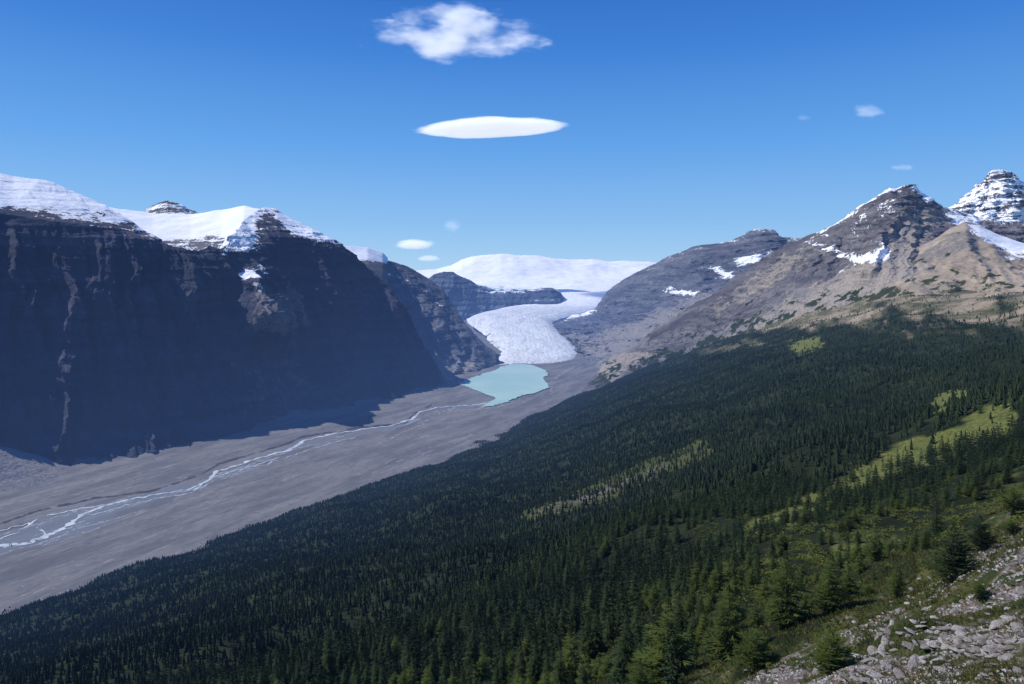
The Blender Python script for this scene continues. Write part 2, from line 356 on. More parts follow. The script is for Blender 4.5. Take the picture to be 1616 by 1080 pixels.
sn-=.95*np.exp(-((PX-770)/60)**2-((PY0-424)/3)**2)
o=grid('icefield',X,D,Z,m_snow,[sn,sn*0,sn*0]); tag(o,'broad white icefield dome on the horizon above the glacier','icefield',kind='structure')
csk=[(660,450,9600),(685,434,9500),(700,429,9500),(716,429,9500),(735,439,9500),(752,449,9500),(775,455,9500),(815,458,9500),(850,456,9500),(872,455,9500),(884,461,9500),(890,470,9600),(898,482,9800)]
PX,D,Z=loft([L([(p,512,8600) for p,y,d in csk]),L([(p,y+24,9000) for p,y,d in csk]),L(csk),behind(L(csk),700,60)],660,898,300,[60,90,15],[1,.8,1])
X,Y,Z2=rough(PX,D,Z,30,500,36,200,14,70,31,uv=np.array([1,0]),nv=np.array([0,1.]))
PY0=PYof(D,Z); sn=np.clip((np.interp(PX,[p[0] for p in csk],[p[1] for p in csk])+6-PY0)/8,0,1)*.8*sst(725,760,PX)
sn=np.maximum(sn,.6*np.exp(-((PX-800)/50)**2-((PY0-461)/3)**2)); sn=np.maximum(sn,.5*np.exp(-((PX-850)/40)**2-((PY0-474)/2.5)**2))
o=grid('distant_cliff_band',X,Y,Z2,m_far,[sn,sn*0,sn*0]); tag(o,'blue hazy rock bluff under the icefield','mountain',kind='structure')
# ---------------- glacier tongue
sec=[(780,800,576,4480),(776,900,572,4560),(782,912,562,4750),(788,915,549,5200),(786,903,535,5700),(772,882,520,6200),(756,868,508,6800),(742,864,499,7400),(750,892,491,8000),(785,930,484,8700),(822,950,475,9400),(858,975,466,10100),(876,1000,456,10900),(872,1030,447,11700),(860,1050,440,12500)]
sec=np.array(sec,float); k=np.linspace(0,len(sec)-1,360); ks=np.arange(len(sec))
def sm(c):
    v=np.interp(k,ks,sec[:,c]); kk=np.ones(25)/25; return np.convolve(np.pad(v,12,mode='reflect',reflect_type='odd'),kk,'valid')
lf,rt,py,dd=[sm(c) for c in range(4)]
w=np.linspace(-.06,1.06,190); PX=lf[:,None]+(rt-lf)[:,None]*w[None]; PX=PX+3*fbm(k[:,None]*1.5+0*PX,w[None]*2+0*PX,5,4)
D=dd[:,None]+0*PX; Z=(T(py)*dd)[:,None]+0*PX
edgef=np.clip(1-np.abs(w*2-1)**4,-1,1)[None]
Z=Z+(edgef-1)*38; toe=np.clip(k/1.8,0,1)[:,None]; Z=np.where(toe<1,np.minimum(Z,-H+5+48*toe**.7),Z)
X=S(PX)*D; Z=Z+5*fbm(X/260,D/400,4,41)+2.5*rid(X/35,D/45,3,43)
deb=np.clip(1-np.minimum(w,1-w)[None]/.07,0,1)*.8*np.clip(1-k/9,0,1)[:,None]+0*PX
deb=np.maximum(deb,np.clip(1-(1-w[None])/.17,0,1)*.75*np.clip(1-k/8,0,1)[:,None]+0*PX)
deb=np.maximum(deb,.38*np.exp(-((w[None]-.62-.02*k[:,None])/.015)**2)*np.clip((k-3)/3,0,1)[:,None])
deb=np.maximum(deb,.42*np.clip(1-(k-.6)/1.2,0,1)[:,None]+0*PX)
fresh=np.clip((k-7.5)/3,0,1)[:,None]+0*PX
strk=sst(-.3,.7,fbm(w[None]*18+2.2*fbm(k[:,None]*.8+0*PX,w[None]*4+0*PX,3,6),k[:,None]*.7+0*PX,5,77,.65))*(1-fresh*.8)
o=grid('glacier_tongue',X,D,Z,m_ice,[deb,fresh,strk]); tag(o,'crevassed white glacier tongue curving down to the lake','glacier',kind='structure')
# ---------------- distant right mountain
ft=[(845,512,7600),(858,508,7300),(868,518,6700),(884,532,6000),(902,549,5500),(917,562,4980),(932,582,4330),(960,602,3850),(1100,604,3760),(1330,604,3760)]
bk=[(845,510,8000),(860,506,7700),(875,508,7500),(900,514,7200),(930,517,6900),(960,507,6500),(1000,495,6200),(1050,475,6000),(1100,455,5900),(1200,430,5800),(1330,430,5800)]
sk=[(845,508,8200),(862,501,8200),(885,498,8200),(915,496,8100),(938,486,8000),(948,474,7900),(958,459,7800),(980,443,7700),(1005,430,7600),(1030,417,7500),(1052,406,7400),(1075,397,7300),(1092,389,7200),(1120,386,7100),(1150,382,7000),(1168,374,6900),(1182,366,6850),(1196,361,6800),(1222,362,6800),(1232,374,6800),(1250,376,6800),(1290,380,6800),(1330,380,6800)]
PX,D,Z=loft([L(ft),L(bk),L(sk),behind(L(sk),600,250)],845,1330,620,[130,170,15],[1.1,.85,1],20)
PY0=PYof(D,Z); skl=np.interp(PX,[p[0] for p in sk],[p[1] for p in sk])
fade=np.clip((PX-845)/60,0.1,1)*np.clip((PY0-skl)/20,.25,1)*np.clip((600-PY0)/50,.3,1)
X,Y,Z2=rough(PX,D,Z,70,520,70,230,24,70,51,uv=np.array([.6,.8]),nv=np.array([.8,-.6])*-1,fade=fade)
sn=np.clip((skl+14-PY0)/18,0,1)*.46*sst(960,1080,PX)
for pl in ([(1100,420),(1135,424),(1152,432),(1145,440),(1120,432)],[(1150,410),(1185,402),(1220,396),(1245,385),(1240,400),(1200,412),(1165,418)],[(1040,458),(1070,460),(1100,466),(1085,470),(1050,465)],[(885,501),(930,488),(940,490),(905,503),(880,506)]):
    sn=np.maximum(sn,poly(PX,PY0,pl,7)*.9)
alt=sst(15,50,PY0-np.interp(PX,[p[0] for p in bk],[p[1] for p in bk])+20)*.9
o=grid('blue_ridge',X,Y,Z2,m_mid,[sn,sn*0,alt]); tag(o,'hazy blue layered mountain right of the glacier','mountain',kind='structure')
# ---------------- white peak far right
wp=[(1430,350,5600),(1480,336,5500),(1494,328,5500),(1504,325,5500),(1512,314,5500),(1522,306,5500),(1532,303,5500),(1540,292,5500),(1548,288,5500),(1555,276,5500),(1563,270,5500),(1572,269,5500),(1580,267,5500),(1592,271,5500),(1600,275,5500),(1607,284,5500),(1614,287,5500),(1622,299,5500),(1645,310,5500),(1700,330,5500),(1900,350,5500)]
PX,D,Z=loft([L([(p,430,4500) for p,y,d in wp]),L(wp),behind(L(wp),500,300)],1430,1900,420,[220,15],[.9,1],8)
PY0=PYof(D,Z);skl=np.interp(PX,[p[0] for p in wp],[p[1] for p in wp]); fade=np.clip((PY0-skl)/20,.4,1)
push=sst(3,40,PY0-skl)*(110*rid(PX/55+(PY0-280)/90,PY0/300,3,67)); D2=D-push; Z=Z*D2/D; D=D2
X,Y,Z2=rough(PX,D,Z,30,220,32,130,22,46,61,uv=np.array([.9,.44]),nv=np.array([-.44,.9]),fade=fade)
sn=np.full_like(PX,.56)
o=grid('snowy_pyramid_peak',X,Y,Z2,m_white,[sn,sn*0,sn*0]); tag(o,'snow dusted pyramid peak at the right edge','mountain',kind='structure')
# ---------------- hill with the forest
rowsD=np.array([5,10,16,30,60,120,250,500,900,1400,2000,2600,3300.])
colP=np.array([-300,0,250,500,808,1000,1200,1400,1616,1900.])
tab=np.array([[2000,1900,1800,1650,1500,1390,1280,1165,1085,1050,1040,1030,1020],
[1900,1800,1700,1560,1430,1310,1190,1080,1000,955,950,945,940],
[1800,1700,1600,1480,1350,1230,1110,1010,935,884,870,865,860],
[1700,1600,1500,1390,1270,1160,1045,945,872,820,785,780,775],
[1560,1450,1370,1290,1200,1075,955,865,797,745,707,680,665],
[1450,1350,1270,1190,1090,990,890,800,725,668,625,602,590],
[1330,1240,1180,1085,985,900,815,730,650,592,545,520,505],
[1240,1160,1090,990,905,838,760,672,590,525,470,455,450],
[1140,1070,1000,900,832,772,700,620,540,478,450,440,430],
[1060,985,915,830,765,700,630,560,500,460,440,430,420.]])
gp=np.linspace(-600,2300,240); gl_=np.linspace(math.log(4),math.log(4200),160)
tmp=np.stack([np.interp(gl_,np.log(rowsD),r) for r in tab]); dn=np.stack([np.interp(gp,colP,tmp[:,j]) for j in range(len(gl_))],1)
for p_ in range(len(gp)):
    if gp[p_]<-300: dn[p_]+= (-300-gp[p_])*.36
kern=np.exp(-np.linspace(-2,2,17)**2); kern/=kern.sum()
dn=np.apply_along_axis(lambda v:np.convolve(np.pad(v,8,mode='reflect',reflect_type='odd'),kern,'valid'),0,dn)
kern=np.exp(-np.linspace(-2,2,9)**2); kern/=kern.sum()
dn=np.apply_along_axis(lambda v:np.convolve(np.pad(v,4,mode='reflect',reflect_type='odd'),kern,'valid'),1,dn)
def hill_py(px,d):
    u=np.clip((px-gp[0])/(gp[1]-gp[0]),0,len(gp)-1.001); v=np.clip((np.log(d)-gl_[0])/(gl_[1]-gl_[0]),0,len(gl_)-1.001)
    i=u.astype(int); j=v.astype(int); a=u-i; b=v-j
    return dn[i,j]*(1-a)*(1-b)+dn[i+1,j]*a*(1-b)+dn[i,j+1]*(1-a)*b+dn[i+1,j+1]*a*b
eP=[-600,-300,0,250,500,700,808,870,940,1000,1100,1200,1300,1400,1500,1616,1900,2300]
eD=[850,1022,1222,1453,1817,2336,2783,3114,3300,3300,3100,2800,2500,2200,2000,1800,1400,1200]
def dend(px): return np.interp(px,eP,eD)
def hill_z(px,d):
    px=np.asarray(px,float); d=np.asarray(d,float); de=dend(px); dm=np.minimum(d,de)
    z=T(hill_py(px,dm))*dm-.55*np.maximum(0,d-de); x=S(px)*d
    for L_ in (.25,.6,1.5,4,14,50,170):
        w=sst(.012*d,.04*d,L_)*(1-sst(.5,1.2,L_/d))
        z=z+w*(.085 if L_<2 else .06)*L_*(fbm(x/L_,d/L_,2,int(L_*10))*1.5)
    return z
PXh=np.linspace(-600,2300,820); dh=np.exp(np.linspace(math.log(4.2),math.log(3600),700))
PX,D=np.meshgrid(PXh,dh); Z=hill_z(PX,D); X=S(PX)*D; PY0=PYof(D,Z)
ROCKY=[(1090,1120),(1115,1068),(1200,1035),(1290,1010),(1330,985),(1400,945),(1470,900),(1530,850),(1570,810),(1616,785),(1750,730),(2300,700),(2300,2400),(1000,2400)]
MEAD=[[(1290,790),(1330,752),(1380,718),(1420,698),(1470,690),(1520,668),(1560,648),(1616,645),(1590,690),(1500,718),(1430,745),(1350,780)],[(1170,842),(1230,805),(1290,780),(1300,800),(1240,828)],[(1455,642),(1490,616),(1535,608),(1520,632),(1480,648)],[(1240,545),(1290,530),(1300,545),(1260,560)]]
LIGHT=[(820,812),(900,785),(960,760),(1050,722),(1110,700),(1120,712),(1040,748),(940,790),(850,815)]
def tl(px): return np.interp(px,[900,1000,1100,1200,1300,1400,1500,1616,1900],[560,580,540,516,500,497,508,520,520])
def tln(px,d):
    return 50*fbm(px/55+.6*np.log(d)*6,np.log(d)*2.,4,19)+16*fbm(px/18,np.log(d)*14,3,23)
def rkn(px,py,x,d):
    return poly(px,py,ROCKY,40)*(.46+.40*sst(950,1055,py+.3*(px-1500))+.50*fbm(x/5,d/5,5,9))
rk=rkn(PX,PY0,X,D); md=np.zeros_like(PX)
for q in MEAD: md=np.maximum(md,poly(PX,PY0,q,14)*1.)
lt=poly(PX,PY0,LIGHT,12)*.7
top=sst(18,-18,PY0-tl(PX)+tln(PX,D))*sst(1080,1200,PX)
gs=.5+.5*fbm(X/(.12*D+1),D/(.12*D+1),4,77)
def hill_mat():
    g=N('hill_ground'); P=g.pos()
    a=g.n('Attribute',attribute_name='mask'); sp_=g.n('SeparateColor',{0:a.outputs['Color']})
    n=g.noise(P,.05,6,.6); n2=g.noise(P,.6,6,.65); n3=g.noise(P,6.,5,.72); n4=g.noise(P,.012,4)
    vor=g.n('TexVoronoi',{'Vector':P,'Scale':8.,'Randomness':1.}); vor2=g.n('TexVoronoi',{'Vector':P,'Scale':24.,'Randomness':1.})
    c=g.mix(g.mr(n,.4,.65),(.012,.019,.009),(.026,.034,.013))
    mc=g.mix(g.mr(n2,.35,.65),(.065,.088,.022),(.16,.165,.05))
    nz=g.math('SUBTRACT',n2,.5)
    c=g.mix(g.mr(g.math('ADD',sp_.outputs[1],g.math('MULTIPLY',g.math('SUBTRACT',n,.5),1.6)),.38,.66),c,mc)
    tc_=g.mix(g.mr(g.noise(P,.010,6,.65),.38,.56),(.30,.24,.175),(.085,.088,.038)); tc_=g.mix(g.mr(n,.5,.72),tc_,(.20,.17,.14))
    c=g.mix(sp_.outputs[2],c,tc_)
    rc=g.mix(g.mr(n3,.3,.7),(.088,.076,.068),(.23,.21,.197))
    sc_=g.n('SeparateColor',{0:vor.outputs['Color']})
    rc=g.mix(g.mr(sc_.outputs[0],.66,.82,0,.8),rc,(.36,.35,.335))
    rc=g.mix(g.mr(sc_.outputs[1],.7,.9,0,.7),rc,(.19,.11,.085))
    sc2=g.n('SeparateColor',{0:vor2.outputs['Color']})
    rc=g.mix(g.mr(sc2.outputs[0],.5,.9,0,.6),rc,(.068,.058,.052))
    gr=g.mix(n3,(.03,.042,.014),(.10,.10,.038))
    rc=g.mix(g.mr(g.math('ADD',n4,g.noise(P,.9,6,.68)),.91,1.0),rc,gr)
    gnd=g.mix(g.mr(n2,.4,.6),(.035,.05,.016),(.09,.092,.035))
    c=g.mix(g.mr(sp_.outputs[0],.05,.25),c,gnd)
    c=g.mix(g.mr(g.math('ADD',sp_.outputs[0],g.math('MULTIPLY',nz,2.2)),.44,.56),c,rc)
    h=g.math('ADD',g.math('MULTIPLY',n3,.10),g.math('MULTIPLY',vor.outputs['Distance'],-.16))
    h=g.math('ADD',h,g.math('MULTIPLY',vor2.outputs['Distance'],-.06))
    h=g.math('ADD',h,g.math('MULTIPLY',n2,.15))
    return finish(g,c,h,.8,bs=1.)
m_hill=hill_mat()
fog=np.clip(rk+lt,0,1); mm=np.clip(md+.46*sst(.35,.65,gs)*sst(500,100,D)*sst(700,1100,PX),0,1)
o=grid('forested_hillside',X,D,Z,m_hill,[fog,mm,top]); tag(o,'forested hillside falling from the stony foreground to the valley','hillside',kind='structure')
# tan shoulder + rocky ridge
def hfoot(back,dz):
    def f(P):
        d=dend(P)-back; z=hill_z(P,d)-dz; return z,d
    return f
shs=[(1180,560,2700),(1230,520,2700),(1262,496,2700),(1290,480,2650),(1330,457,2600),(1370,430,2550),(1400,413,2500),(1440,393,2450),(1470,380,2420),(1500,360,2400),(1524,350,2400),(1545,356,2400),(1580,372,2380),(1616,385,2350),(1700,390,2300),(1900,370,2100),(2200,350,2000)]
PX,D,Z=loft([hfoot(160,22),L(shs),behind(L(shs),350,160)],1180,2200,560,[200,20],[1.05,1])
PY0=PYof(D,Z); skl=np.interp(PX,[p[0] for p in shs],[p[1] for p in shs]); fade=np.clip((PY0-skl)/18,.3,1)
push=sst(6,40,PY0-skl)*36*rid(PX/70-(PY0-skl)/90,PY0/300,3,73); D2=D-push; Z=Z*D2/D; D=D2
X,Y,Z2=rough(PX,D,Z,16,180,12,70,2,30,71,uv=np.array([.5,.86]),nv=np.array([-.86,.5]),fade=fade)
vg=sst(385,490,PY0+.12*(1450-PX))*.6+.42*fbm(PX/60+PY0/25,PY0/18-PX/90,5,5)
vg=np.maximum(vg,.6*poly(PX,PY0,[(1200,540),(1290,490),(1330,480),(1300,540),(1220,570)],20))
sn=poly(PX,PY0,[(1520,352),(1545,354),(1640,372),(1640,408),(1590,408),(1550,385)],10)*.75
sn=np.maximum(sn,poly(PX,PY0,[(1700,380),(1640,372),(1640,408),(2200,410),(2200,350)],10)*.8)
alt=poly(PX,PY0,[(1380,420),(1440,395),(1540,352),(1560,385),(1480,415),(1400,430)],16)*.7
o=grid('tan_shoulder',X,Y,Z2,m_tan,[sn,vg,alt]); tag(o,'bare tan shoulder above the treeline on the right','mountain',kind='structure')
rs=[(900,640,3500),(925,606,3500),(940,588,3500),(955,572,3500),(975,560,3500),(1000,546,3500),(1020,530,3480),(1032,517,3450),(1060,502,3420),(1100,477,3400),(1130,458,3380),(1150,444,3350),(1180,425,3320),(1210,402,3300),(1240,386,3250),(1275,370,3200),(1320,350,3100),(1345,335,3100),(1360,322,3050),(1384,309,3020),(1402,296,3000),(1412,297,3000),(1420,292,3000),(1438,293,3000),(1444,304,3000),(1462,311,3000),(1478,323,3000),(1500,330,3000),(1540,345,3000),(1620,350,3000)]
PX,D,Z=loft([hfoot(120,25),L(rs),behind(L(rs),450,260)],915,1620,800,[320,20],[1.12,1])
PY0=PYof(D,Z); skl=np.interp(PX,[p[0] for p in rs],[p[1] for p in rs]); fade=np.clip((PY0-skl)/22,.45,1)*np.clip((PX-905)/80,.2,1)
spur=sst(6,50,PY0-skl)*sst(470,420,PY0)*sst(1200,1290,PX)
push=spur*(190*np.exp(-((PX-1405+(PY0-300)*.35)/28)**2)-130*np.exp(-((PX-1350+(PY0-300)*.1)/26)**2)+40*rid(PX/50+(PY0-300)/150,PY0/400,3,87))
scree=sst(30,90,PY0-skl)
push+=sst(8,50,PY0-skl)*(1-.6*scree)*30*rid(PX/60+(PY0-skl)/110,PY0/500,3,89)
D2=D-push*.8; Z=Z*D2/D; D=D2
X,Y,Z2=rough(PX,D,Z,38,160,30,80,11,34,81,uv=np.array([.55,.83]),nv=np.array([-.83,.55]),fade=fade*(1-.65*scree))
sn=np.clip((skl+13-PY0)/13,0,1)*.70*sst(1240,1300,PX)
for pl,w_ in (([(1275,388),(1310,392),(1345,402),(1370,398),(1395,390),(1402,408),(1385,420),(1345,416),(1310,404)],.75),([(1378,380),(1395,378),(1398,384),(1382,388)],.8),([(1325,420),(1333,424),(1334,445),(1328,440)],.7),([(1480,340),(1500,330),(1540,345),(1540,360),(1500,362)],.7),([(1440,300),(1480,323),(1476,330),(1440,312)],.7),([(1330,362),(1400,305),(1440,312),(1400,350),(1340,380)],.33),([(1260,384),(1310,362),(1300,376),(1262,392)],.5)):
    sn=np.maximum(sn,poly(PX,PY0,pl,9)*w_)
alt=np.maximum(poly(PX,PY0,[(1120,480),(1210,410),(1270,380),(1300,400),(1250,440),(1180,480),(1100,520)],20)*.6,poly(PX,PY0,[(1400,330),(1470,320),(1500,350),(1420,400),(1380,380)],18)*.6)
alt=np.maximum(alt,poly(PX,PY0,[(938,580),(950,562),(1000,556),(1030,560),(1000,585),(960,610)],8))
alt=np.maximum(alt,sst(45,110,PY0-skl)*.7)
vl=PY0-np.interp(PX,[900,960,1000,1050,1100,1200,1300,1400,1620],[640,590,584,566,538,508,488,474,470])
vg=np.maximum(sst(0,26,vl)*.95,.5*sst(-55,5,vl)+.3*fbm(PX/40+PY0/25,PY0/20-PX/60,4,25)*sst(-70,-20,vl))
o=grid('dark_rocky_peak',X,Y,Z2,m_peak,[sn,vg,alt]); tag(o,'dark rocky peak with a snow patch below its summit on the right','mountain',kind='structure')
# ---------------- tree meshes
def tree_mat(name,c1,c2,c3,haze=True,attr=None,trans=.15):
    g=N(name); P=g.pos(); n=g.noise(P,1.3,2,.6)
    r=g.n('ObjectInfo').outputs['Random'] if attr is None else g.n('Attribute',attribute_name='tint').outputs['Fac']
    c=g.mix(g.mr(r,0,1,0,1,False),c1,c2); c=g.mix(g.mr(n,.4,.7,0,.7),c,c3)
    return finish(g,c,None,rough=.85,spec=.15,haze=haze,trans=trans)
m_sp=tree_mat('spruce_needles',(.018,.034,.013),(.034,.055,.018),(.040,.060,.018))
m_yg=tree_mat('fir_needles',(.036,.060,.012),(.078,.105,.020),(.100,.118,.024))
m_for=tree_mat('forest_needles',(.014,.029,.014),(.034,.055,.018),(.026,.042,.015),attr=1,trans=0)
m_shr=tree_mat('shrub_leaves',(.030,.050,.012),(.105,.118,.026),(.070,.088,.022),attr=1,trans=.1)
g=N('bark'); n=g.noise(g.scl(g.pos(),(6,6,1.5)),1.,5); m_bark=finish(g,g.mix(n,(.07,.055,.045),(.17,.15,.13)),n,.02)
def crown(seed,Ht,R,lay,per,m=4,top=.75,droop=.25,low=.06,lift=.0,fat=1.):
    r=random.Random(seed); V=[];Fc=[]
    def tri(a,b,c):
        i=len(V); V.extend([a,b,c]); Fc.append((i,i+1,i+2))
    for i in range(lay):
        f=(i+r.random()*.8)/lay; z=Ht*(low+(1-low)*f*.97); rad=R*((1-f)**top*.97+.05)*r.uniform(.65,1.15)
        if f<.12: rad*=.6+3*f
        np_=max(4,int(per*(1-.45*f)))
        a0=r.random()*6.28
        for k_ in range(np_):
            if r.random()<.1: continue
            a=a0+k_*6.283/np_+r.uniform(-.25,.25); ln=rad*r.uniform(.6,1.2); dr=droop*r.uniform(.5,1.4)
            ca,sa=math.cos(a),math.sin(a); z0=z+r.uniform(-.02,.02)*Ht
            def pt(t,side=0,dz=0):
                rr=ln*t; return (ca*rr-sa*side, sa*rr+ca*side, z0+ln*(lift*t-dr*t*t+ (.18*dr*t**4))+dz)
            for j in range(m):
                t0=.12+.85*j/m; t1=min(1.12,t0+.48); wd_=fat*ln*.36*(1.05-t0)*r.uniform(.7,1.3)+.03
                for sg in (-1,1):
                    tri(pt(t0),pt(t0+.22,sg*wd_*.18,-.02),pt(t1,sg*wd_,r.uniform(-.14,.05)*ln*.6))
                if j%2==0: tri(pt(t0,-.05*ln*fat),pt(t0,.05*ln*fat),pt(t1,r.uniform(-.1,.1)*ln,-.22*ln*r.random()))
            tri(pt(.7,-.06*ln),pt(.7,.06*ln),pt(1.15,0,r.uniform(-.03,.06)*ln))
    for q in range(6):
        a=q*1.05; tri((0,0,Ht*1.02),(.05*R*math.cos(a),.05*R*math.sin(a),Ht*.93),(.12*R*math.cos(a+.7),.12*R*math.sin(a+.7),Ht*.90))
    return np.array(V),np.array(Fc)
def trunk_mesh(name,Ht,r0,seed):
    r=random.Random(seed); V=[];Fc=[]; ns=7; nz=9; bx=r.uniform(-.03,.03)*Ht
    for i in range(nz):
        f=i/(nz-1); rr=r0*(1-f)**.8+.006; ox=bx*math.sin(f*3)*.4
        for k_ in range(ns):
            a=k_*6.283/ns; q=rr*(1+(.35 if i==0 else 0)+r.uniform(-.08,.08)); V.append((ox+q*math.cos(a),q*math.sin(a),-.35+f*(Ht*.97+.35)))
    for i in range(nz-1):
        for k_ in range(ns): Fc.append((i*ns+k_,i*ns+(k_+1)%ns,(i+1)*ns+(k_+1)%ns,(i+1)*ns+k_))
    return mesh_np(name,np.array(V),np.array(Fc),m_bark,link=False)
KIND={}
def mk(kind,n_,args,mat,hts,fat=1.):
    KIND[kind]=[]
    for i in range(n_):
        Vc,Fc=crown(i*13+len(kind),*args,fat=fat)
        KIND[kind].append((mesh_np('crown',Vc,Fc,mat,smooth=False,link=False),trunk_mesh('trunk',args[0],hts,i),args[0]))
mk('spruce',6,(10,2.15,32,10,4,.8,.35,.05,0.),m_sp,.15,1.3)
mk('fir',5,(6,1.9,24,11,4,.6,.15,.03,.3),m_yg,.11,1.3)
mk('bush',4,(2,1.25,14,11,4,.45,.0,.02,.4),m_yg,.05,1.2)
mk('darkbush',3,(3,1.35,20,12,4,.6,.05,.03,.35),m_sp,.07,1.2)
def place(kind,px,d,ht,label,group=None,name='conifer_tree',cat='tree'):
    cr,tr,h0=random.choice(KIND[kind]); x=float(S(px)*d); z=float(hill_z(np.array([px]),np.array([d]))[0])
    e=bpy.data.objects.new(name,None); C.objects.link(e); e.empty_display_size=.2
    e.location=(x,d,z-.02*ht); s_=ht/h0; e.scale=(s_*random.uniform(.88,1.15),)*2+(s_,); e.rotation_euler=(random.uniform(-.03,.03),random.uniform(-.03,.03),random.uniform(0,6.28))
    tag(e,label,cat,group)
    for nm,me in (('crown',cr),('trunk',tr)):
        o=bpy.data.objects.new(nm,me); C.objects.link(o); o.parent=e
    return e
def hill_d(px,py):
    ds=np.exp(np.linspace(math.log(5),math.log(3500),1500)); v=PYof(ds,hill_z(np.full_like(ds,px),ds))
    k_=np.where(v<=py)[0]; return float(ds[k_[0]]) if len(k_) else 3000.
heroes=[('darkbush',1507,918,88,'dark bushy conifer standing alone on the stony slope at right'),
('darkbush',1548,868,55,'dark conifer just above right of the lone bushy one on the stony slope'),
('spruce',1478,850,78,'slim dark conifer up the slope behind the lone bushy one'),
('fir',1415,945,62,'small green conifer left of the lone bushy one'),
('fir',1310,968,95,'bright green conifer at the upper edge of the stony ground'),
('fir',1240,985,115,'tall bushy green conifer where forest meets stony ground'),
('bush',1312,1066,72,'yellow-green young conifer low in the stony foreground'),
('fir',1055,1085,150,'big green conifer cut by the bottom edge right of centre'),
('spruce',985,1080,135,'tall dark spruce at the bottom edge near the centre'),
('fir',1150,1040,120,'bushy green conifer left of the stony foreground'),
('spruce',745,1070,95,'dark spruce at the bottom edge left of centre'),
('spruce',520,1075,95,'dark spruce standing tallest at the bottom left'),
('bush',1600,812,40,'low bush-like conifer at the right edge of the picture'),
('fir',900,1085,110,'green conifer at the bottom edge below the dark forest'),
('bush',1195,1060,60,'small bright conifer at the corner of the stony ground'),
('bush',1545,945,28,'lowest tiny conifer among the stones right of the lone bushy one')]
CS=4; occ=np.zeros((1080//CS+1,1616//CS+2),bool)
def cover(px,pyb,hp,wfac):
    tot=0;free=0; cells=[]
    for yy in range(max(0,int((pyb-hp)/CS)),min(occ.shape[0],int(pyb/CS)+1)):
        hw=hp*wfac*max(.1,(yy*CS-(pyb-hp))/hp)
        for xx in range(int((px-hw)/CS),int((px+hw)/CS)+1):
            tot+=1
            if 0<=xx<occ.shape[1]:
                cells.append((yy,xx)); free+=not occ[yy,xx]
    return (free/max(1,tot)),free,cells
taken=[]
for kd,px,py_,hp,lab in heroes:
    d=hill_d(px,py_) if py_<=1075 else hill_d(px,1075)*.93
    place(kd,px,d,hp*d/F,lab); taken.append((float(S(px)*d),d)); 
    for c_ in cover(px,py_,hp,.2)[2]: occ[c_]=True
def masks(px,py_):
    m_=np.zeros_like(px)
    for q in MEAD: m_=np.maximum(m_,poly(px,py_,q,6))
    return m_,poly(px,py_,ROCKY,22),poly(px,py_,LIGHT,8)
def scatter(d0,d1,sp,pxr=(-250,1900),jit=0):
    s0,s1=S(pxr[0]),S(pxr[1]); n_=int((s1-s0)*(d1*d1-d0*d0)/2/sp/sp)
    d=np.sqrt(rng.uniform(d0*d0,d1*d1,n_)); px=CX+F*rng.uniform(s0,s1,n_); k_=d<dend(px)-2; return px[k_],d[k_]
def keepmask(px,d):
    z=hill_z(px,d); py_=PYof(d,z); md_,rk_,lt_=masks(px,py_); x=S(px)*d
    cl=fbm(x/45,d/45,3,91)+.6*fbm(x/12,d/12,2,95)
    pr=np.ones_like(px); pr*=1-md_*.92; pr*=1-rk_*.88; pr*=1-lt_*.6
    thin=sst(950,1250,px)*sst(260,120,d)
    pr*=np.where(d<320,sst(-.9+.5*thin,-.25+.45*thin,cl),sst(-1.2,-.55,cl))
    tt_=py_-tl(px)+tln(px,d)
    pr*=np.where(px>1040,sst(-20,60,tt_)*.92+.08*sst(-80,-10,tt_),1)
    return rng.random(len(px))<pr, z, py_
px,d=scatter(22,330,3.0,(-100,1750)); kp,z,py_=keepmask(px,d); px,d,z,py_=px[kp],d[kp],z[kp],py_[kp]
mixv=rng.random(len(px)); fx=fbm(S(px)*d/30,d/30,2,55)
ht=rng.uniform(2.6,8.,len(px))*np.clip(.5+d/200,.5,1.2)*(1-.40*sst(950,1250,px)*sst(300,150,d)); 
isfir=(mixv+fx*.5)<np.clip(.95-(d-40)/260,.12,.8); ht=np.where(isfir,ht*.75,ht)
rok=poly(px,py_,ROCKY,60)>.25; ht=np.where(rok,ht*rng.uniform(.2,.5,len(px)),ht)
hp=ht*F/d; infr=(px>-15)&(px<1630)&(py_-hp<1078)&(py_<1200)
drop=np.zeros(len(px),bool)
for tx,ty in taken: drop|=np.hypot(S(px)*d-tx,d-ty)<=1.6
infr&=~drop
score=np.zeros(len(px))
for i in np.argsort(d):
    if not infr[i] or d[i]>300: continue
    fr_,free,cells=cover(px[i],py_[i],hp[i],.2)
    if fr_>.3: score[i]=free
    for c_ in cells: occ[c_]=True
order=np.argsort(-score)[:278]; sel=np.zeros(len(px),bool); sel[order]=True; sel&=score>0
def reg(px,py_,rk_):
    if rk_: return 'on the stony slope at the lower right'
    if px<450: return 'in the dark forest at the bottom left'
    if px<800: return 'at the bottom edge left of centre'
    if px<1150: return 'in the near forest at the bottom centre'
    if py_>900: return 'beside the stony foreground at the lower right'
    return 'on the right-hand slope above the stony foreground'
for i in np.where(sel)[0]:
    r_=reg(px[i],py_[i],rok[i])
    if rok[i]: kd='bush' if random.random()<.6 else 'darkbush'; w_='small stunted conifer'
    elif isfir[i]: kd='fir'; w_='yellow-green bushy fir'
    else: kd='spruce'; w_='narrow dark green spruce'
    place(kd,float(px[i]),float(d[i]),float(ht[i]),w_+' '+r_,{'s':'small stunted conifers ','y':'yellow-green firs ','n':'narrow dark spruces '}[w_[0]]+r_)
rest=~sel&(d>30)&~drop
